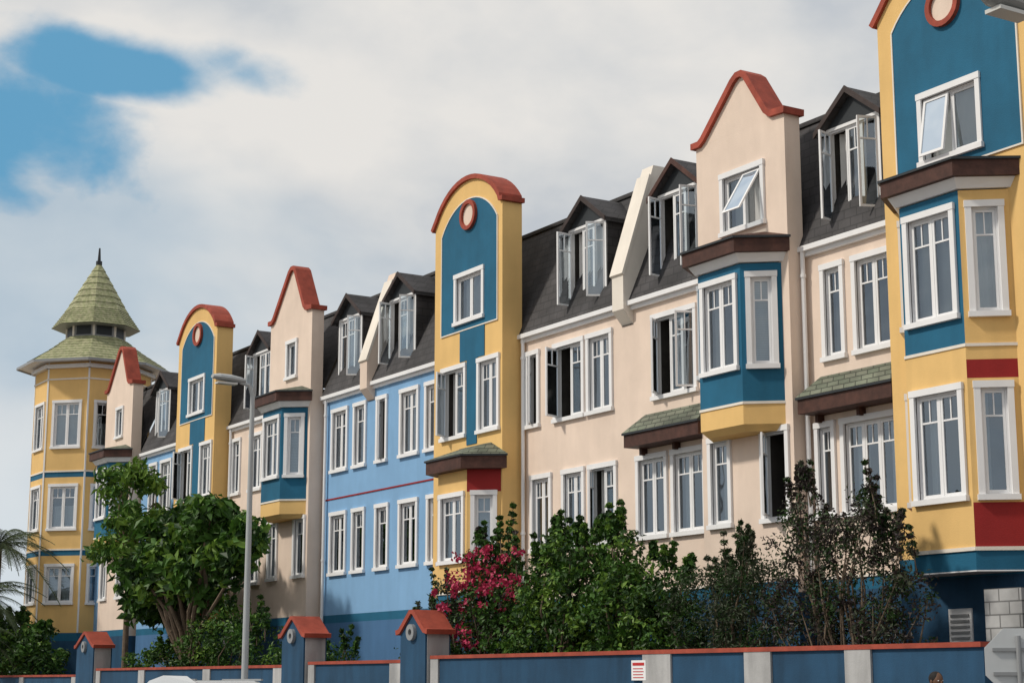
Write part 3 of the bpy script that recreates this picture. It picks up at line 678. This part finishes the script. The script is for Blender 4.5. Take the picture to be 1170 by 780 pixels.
b=shrub('low_shrub',[(-46.5,19.3,2.6,1.4,.8,1.1),(-44.6,19.3,2.4,1.0,.7,1.0),(-48.3,19.3,2.3,1.2,.7,1.0),(-52,19.2,2.0,2,.7,.8)],210,.32,36,.14,[('lf_dark',.4),('lf_mid',.45),('lf_light',.15)],sprigs=14); b.done()
b=shrub('low_shrub',[(-41.6,19.3,2.0,1.3,.6,.6),(-39.6,19.3,2.0,.9,.6,.5)],90,.27,34,.12,[('lf_dark',.4),('lf_mid',.6)]); b.done()
b=shrub('low_shrub',[(-35.2,19.4,2.2,1.0,.6,.9),(-34.4,19.4,2.5,.6,.5,1.3)],110,.25,28,.1,[('lf_dark',.4),('lf_olive',.6)],sprigs=12); b.done()
b=shrub('green_shrub',[(-66.5,19.0,2.5,2.2,.9,1.5),(-63.5,19.0,2.3,1.6,.9,1.3),(-69.5,18.8,2.6,2.0,.9,1.5)],260,.38,40,.2,[('lf_dark',.45),('lf_mid',.42),('lf_light',.13)],sprigs=16); b.done()
def palm(x,y,h,L=2.3,nf=26):
    b=B('palm_tree')
    for i in range(8):
        b.cyl('trunk','bark',(x+.03*i,y,h*i/8),(x+.03*(i+1),y,h*(i+1)/8),.2-.008*i,.17-.006*i,10)
    V=[];F=[]
    top=Vector((x+.24,y,h))
    for f in range(nf):
        az=2*math.pi*f/nf+random.uniform(-.15,.15); el=random.uniform(-.3,1.2); Lf=L*random.uniform(.85,1.1)
        d=Vector((math.cos(az),math.sin(az),0)); side=Vector((-d.y,d.x,0)); pts=[]
        n=16
        for i in range(n+1):
            t=i/n; pts.append(top+d*(Lf*t*math.cos(el*(1-t*.6)))+Vector((0,0,Lf*(math.sin(el)*t-.75*t*t))))
        for i in range(n):
            b.cyl('frond_ribs','lf_palm',pts[i],pts[i+1],.018,.014,4,False)
            for s in(-1,1):
                for hh in (0,.33,.66):
                    p=pts[i].lerp(pts[i+1],hh); ll=.55*math.sin(math.pi*min(1,(i+1)/n*.9+.08)); dirv=(side*s*.85+d*.6+Vector((0,0,-.45+random.uniform(-.15,.15)))).normalized()
                    o=len(V); w=(pts[i+1]-pts[i])*.2
                    V+= [tuple(p-w*.5),tuple(p+w*.5),tuple(p+dirv*ll)]; F.append((o,o+1,o+2))
    b.add('fronds','lf_palm',V,F); b.done()
palm(-67.0,18.3,6.6,2.6,34); palm(-66.0,17.5,4.6,2.3,30); palm(-63.6,16.6,3.2,1.7,20)

# ------------------------------------------------------------ parked car (SUV)
def car(cx,cy):
    b=B('parked_car')
    prof=[(-2.2,.45),(-2.25,.8),(-2.1,1.02),(-1.1,1.12),(-.45,1.6),(.2,1.69),(1.3,1.68),(1.9,1.55),(2.2,1.1),(2.25,.7),(2.2,.4)]
    def half(z): return .9 if z<1.15 else .9-.2*(z-1.15)/.55
    V=[];k=len(prof)
    for s in(-1,1):
        for (x,z) in prof: V.append((cx+x,cy+s*half(z),z))
    F=[tuple(range(k)),tuple(range(k,2*k))]+[(i,(i+1)%k,k+(i+1)%k,k+i) for i in range(k)]
    me=bpy.data.meshes.new('body'); me.from_pydata(V,[],F); me.materials.append(M['carpaint']); o=bpy.data.objects.new('body',me); COL.objects.link(o); o.parent=b.e
    m=o.modifiers.new('bev','BEVEL'); m.width=.09; m.segments=3; m.limit_method='ANGLE'; m.angle_limit=math.radians(15)
    for s in(-1,1):
        for (xa,xb,xc_,xd) in ((-.95,.25,.2,-.4),(.32,1.2,1.15,.3),(1.28,1.95,1.75,1.25)):
            g=lambda x,z:(cx+x,cy+s*(half(z)+.012),z)
            b.quad('side_windows','carglass',g(xa,1.16),g(xb,1.16),g(xc_,1.56),g(xd,1.56))
        b.box('roof_rail','grey',Fr(cx,cy,0),-.2,1.6,1.68,1.715,s*.62-.02,s*.62+.02)
        for wx in(-1.4,1.4):
            b.cyl('tyres','rubber',(cx+wx,cy+s*.72,.24),(cx+wx,cy+s*.93,.24),.35,.35,24); b.cyl('wheel_rims','grey',(cx+wx,cy+s*.93,.24),(cx+wx,cy+s*.945,.24),.22,.2,16)
    b.quad('windscreen','carglass',(cx-1.06,cy-.82,1.16),(cx-1.06,cy+.82,1.16),(cx-.5,cy+.7,1.58),(cx-.5,cy-.7,1.58))
    b.quad('rear_window','carglass',(cx+2.19,cy-.78,1.15),(cx+2.19,cy+.78,1.15),(cx+1.95,cy+.7,1.5),(cx+1.95,cy-.7,1.5))
    b.done(); b.e.scale=(1,1,.96)
car(-30.9,12.2)

# ------------------------------------------------------------ pedestrian
def person(x,y,rot):
    root=bpy.data.objects.new('pedestrian',None); COL.objects.link(root)
    J={'pel':(0,0,.93,.14),'waist':(0,0,1.08,.125),'chest':(0,0,1.28,.15),'neckb':(0,.0,1.43,.07),'neck':(0,-.01,1.50,.052)}
    E=[('pel','waist'),('waist','chest'),('chest','neckb'),('neckb','neck')]
    for s,n in((-1,'l'),(1,'r')):
        J.update({'hip'+n:(s*.1,0,.88,.095),'knee'+n:(s*.11,-.03*s,.49,.06),'ank'+n:(s*.11,.03*s,.1,.042),'toe'+n:(s*.12,.03*s-.17,.05,.035),
                  'sh'+n:(s*.17,0,1.39,.06),'el'+n:(s*.24,.02,1.12,.043),'wr'+n:(s*.25,-.06,.88,.03)})
        E+=[('pel','hip'+n),('hip'+n,'knee'+n),('knee'+n,'ank'+n),('ank'+n,'toe'+n),('chest','sh'+n),('sh'+n,'el'+n),('el'+n,'wr'+n)]
    keys=list(J); me=bpy.data.meshes.new('body'); me.from_pydata([J[k][:3] for k in keys],[(keys.index(a),keys.index(c)) for a,c in E],[])
    o=bpy.data.objects.new('body',me); COL.objects.link(o); o.parent=root
    sk=o.modifiers.new('skin','SKIN'); 
    for i,k in enumerate(keys): o.data.skin_vertices[0].data[i].radius=(J[k][3],J[k][3]*.85)
    o.data.skin_vertices[0].data[0].use_root=True
    ss=o.modifiers.new('s','SUBSURF'); ss.levels=2; ss.render_levels=2
    m,nt,bs=newmat('clothes_and_skin'); tc=N(nt,'ShaderNodeTexCoord'); sp=N(nt,'ShaderNodeSeparateXYZ'); cr=N(nt,'ShaderNodeValToRGB'); cr.color_ramp.interpolation='CONSTANT'
    nt.links.new(tc.outputs['Object'],sp.inputs[0]); dv=N(nt,'ShaderNodeMath',operation='DIVIDE'); dv.inputs[1].default_value=2; nt.links.new(sp.outputs[2],dv.inputs[0]); nt.links.new(dv.outputs[0],cr.inputs[0])
    el=cr.color_ramp.elements; el[0].color=(.03,.03,.03,1); el[1].position=.05; el[1].color=(.02,.03,.06,1)
    e=el.new(.475); e.color=(.25,.05,.05,1); e=el.new(.735); e.color=(.12,.06,.035,1); nt.links.new(cr.outputs[0],bs.inputs['Base Color'])
    me.materials.append(m)
    M['skin']=surf('skin',(.12,.06,.035),rough=.5,bump=0,streak=0); M['hair']=surf('hair',(.012,.01,.009),rough=.7,bump=.4,bscale=120)
    b=B('head_parts'); 
    def ell(part,mat,c,r,zc=None,half=None):
        V=[];F=[];a,q=14,20
        for i in range(a+1):
            th=math.pi*i/a
            for j in range(q):
                ph=2*math.pi*j/q; X,Y,Z=math.sin(th)*math.cos(ph),math.sin(th)*math.sin(ph),math.cos(th)
                if Z<0 and half!='n': X*=1+.25*Z; 
                V.append((c[0]+r[0]*X,c[1]+r[1]*Y,c[2]+r[2]*Z))
        for i in range(a):
            for j in range(q): F.append((i*q+j,i*q+(j+1)%q,(i+1)*q+(j+1)%q,(i+1)*q+j))
        b.add(part,mat,V,F)
    ell('head','skin',(0,-.01,1.59),(.075,.095,.12)); ell('hair','hair',(0,.012,1.625),(.085,.1,.093),half='n')
    ell('nose','skin',(0,-.108,1.575),(.013,.018,.022)); 
    for s in(-1,1): ell('ears','skin',(s*.077,0,1.585),(.012,.022,.032)); ell('eyes','white',(s*.03,-.092,1.60),(.012,.01,.008)); ell('pupils','hair',(s*.03,-.101,1.60),(.005,.003,.005))
    ell('mouth','redtext',(0,-.097,1.535),(.022,.008,.006))
    for s in(-1,1):
        ell('palm','skin',(s*.252,-.075,.83),(.018,.036,.05),half='n')
        for f in range(4):
            yy=-.108+f*.021; ln=(.06,.072,.068,.052)[f]
            b.cyl('fingers','skin',(s*.252,yy,.80),(s*.25,yy-.004,.80-ln*.55),.009,.008,7); b.cyl('fingers','skin',(s*.25,yy-.004,.80-ln*.55),(s*.238,yy-.004,.80-ln),.008,.006,7)
        b.cyl('thumb','skin',(s*.248,-.1,.845),(s*.24,-.128,.80),.011,.008,7)
    b.done(); b.e.parent=root
    root.location=(x,y,0.01); root.rotation_euler=(0,0,rot)
person(-16.5,16.5,math.radians(80))

# ------------------------------------------------------------ light and sky
sun_dir=Vector((-0.38,-1.0,1.0)).normalized()
el=math.asin(sun_dir.z); rot=math.atan2(sun_dir.x,sun_dir.y)
sd=bpy.data.lights.new('sun','SUN'); sd.energy=2.6; sd.angle=math.radians(5); sd.color=(1,.93,.82)
so=bpy.data.objects.new('sun',sd); COL.objects.link(so); so.rotation_euler=(-sun_dir).to_track_quat('-Z','Y').to_euler()
w=bpy.data.worlds.new('World'); scene.world=w; w.use_nodes=True; nt=w.node_tree; bg=nt.nodes['Background']; bg.inputs['Strength'].default_value=.1
sky=N(nt,'ShaderNodeTexSky'); sky.sky_type='NISHITA'; sky.sun_disc=False; sky.sun_elevation=el; sky.sun_rotation=rot; sky.ozone_density=3
tc=N(nt,'ShaderNodeTexCoord'); sp=N(nt,'ShaderNodeSeparateXYZ'); nt.links.new(tc.outputs['Generated'],sp.inputs[0])
def mth(op,a,c=None,d=None,clamp=False):
    n=N(nt,'ShaderNodeMath',operation=op); n.use_clamp=clamp
    for i,v in enumerate((a,c,d)):
        if v is None: continue
        if isinstance(v,(int,float)): n.inputs[i].default_value=v
        else: nt.links.new(v,n.inputs[i])
    return n.outputs[0]
az=mth('ARCTAN2',sp.outputs[1],sp.outputs[0]); elv=mth('ARCSINE',sp.outputs[2])
def noise(scale,detail,zs=2.5,dist=0.0,rough=.55,off=0.0):
    mp=N(nt,'ShaderNodeMapping'); mp.inputs['Scale'].default_value=(1,1,zs); mp.inputs['Location'].default_value=(off,off,off); nt.links.new(tc.outputs['Generated'],mp.inputs[0])
    n=N(nt,'ShaderNodeTexNoise'); n.inputs['Scale'].default_value=scale; n.inputs['Detail'].default_value=detail; n.inputs['Distortion'].default_value=dist; n.inputs['Roughness'].default_value=rough
    nt.links.new(mp.outputs[0],n.inputs[0]); return n.outputs['Fac']
nA=noise(8,7,1.5,.2,.5); nB=noise(5.0,5,1.7,.2,.45,1.7); nC=noise(16,7,1.5,.2,.55)
def blob(a0,e0,wa,we):
    x=mth('DIVIDE',mth('SUBTRACT',az,math.radians(a0)),math.radians(wa)); y=mth('DIVIDE',mth('SUBTRACT',elv,math.radians(e0)),math.radians(we))
    return mth('SQRT',mth('ADD',mth('MULTIPLY',x,x),mth('MULTIPLY',y,y)))
def mr(v,a,c,d=0,e=1,sm=True):
    n=N(nt,'ShaderNodeMapRange'); n.interpolation_type='SMOOTHSTEP' if sm else 'LINEAR'
    nt.links.new(v,n.inputs['Value']); n.inputs['From Min'].default_value=a; n.inputs['From Max'].default_value=c; n.inputs['To Min'].default_value=d; n.inputs['To Max'].default_value=e; return n.outputs[0]
d0=mth('MINIMUM',blob(166.2,17.0,5.2,2.5),blob(161.5,19.3,4.2,1.0))
warp=mth('ADD',mth('MULTIPLY',mth('SUBTRACT',nA,.5),2.6),mth('MULTIPLY',mth('SUBTRACT',nC,.5),1.0))
dist=mth('ADD',d0,warp)
blue=mr(dist,.55,1.35,.97,0)
rim=mr(dist,1.0,2.6,1.0,0)     # sunlit edge of the cumulus around the gap
wide=mr(mth('ADD',blob(163,13,10,4.0),mth('MULTIPLY',mth('SUBTRACT',nB,.5),3.0)),.3,1.4,.35,0)
blue=mth('MAXIMUM',blue,wide)
cl=N(nt,'ShaderNodeValToRGB'); e=cl.color_ramp.elements; e[0].position=.40; e[0].color=(5.0,5.4,5.9,1); e[1].position=.60; e[1].color=(7.9,7.7,7.4,1)
m_=e.new(.5); m_.color=(6.6,6.7,6.75,1)
nt.links.new(mth('ADD',mth('ADD',mth('MULTIPLY',nB,.78),mth('MULTIPLY',nC,.22)),mth('MULTIPLY',rim,.06)),cl.inputs[0])
mx=N(nt,'ShaderNodeMix',data_type='RGBA'); nt.links.new(blue,mx.inputs[0]); nt.links.new(cl.outputs[0],mx.inputs[6])
tint=N(nt,'ShaderNodeMix',data_type='RGBA'); tint.blend_type='MIX'; tint.inputs[0].default_value=.75; nt.links.new(sky.outputs[0],tint.inputs[6]); tint.inputs[7].default_value=(1.0,3.7,5.9,1)
nt.links.new(tint.outputs[2],mx.inputs[7])
hz=mr(elv,math.radians(3),math.radians(15),.8,0)
mh=N(nt,'ShaderNodeMix',data_type='RGBA'); nt.links.new(hz,mh.inputs[0]); nt.links.new(mx.outputs[2],mh.inputs[6]); mh.inputs[7].default_value=(6.3,7.1,7.7,1)
nt.links.new(mh.outputs[2],bg.inputs[0])

# ------------------------------------------------------------ camera
cd=bpy.data.cameras.new('camera'); cd.sensor_width=36; cd.lens=2000/1170*36; cd.clip_end=3000; cd.clip_start=.1
co=bpy.data.objects.new('camera',cd); COL.objects.link(co); al=math.atan(1254/2037.3); th=math.atan(388/2000)
d=Vector((-math.cos(al)*math.cos(th),math.sin(al)*math.cos(th),math.sin(th)))
co.location=(0,0,1.6); co.rotation_euler=d.to_track_quat('-Z','Y').to_euler(); scene.camera=co
scene.view_settings.view_transform='Standard'; scene.view_settings.look='None'; scene.view_settings.exposure=0
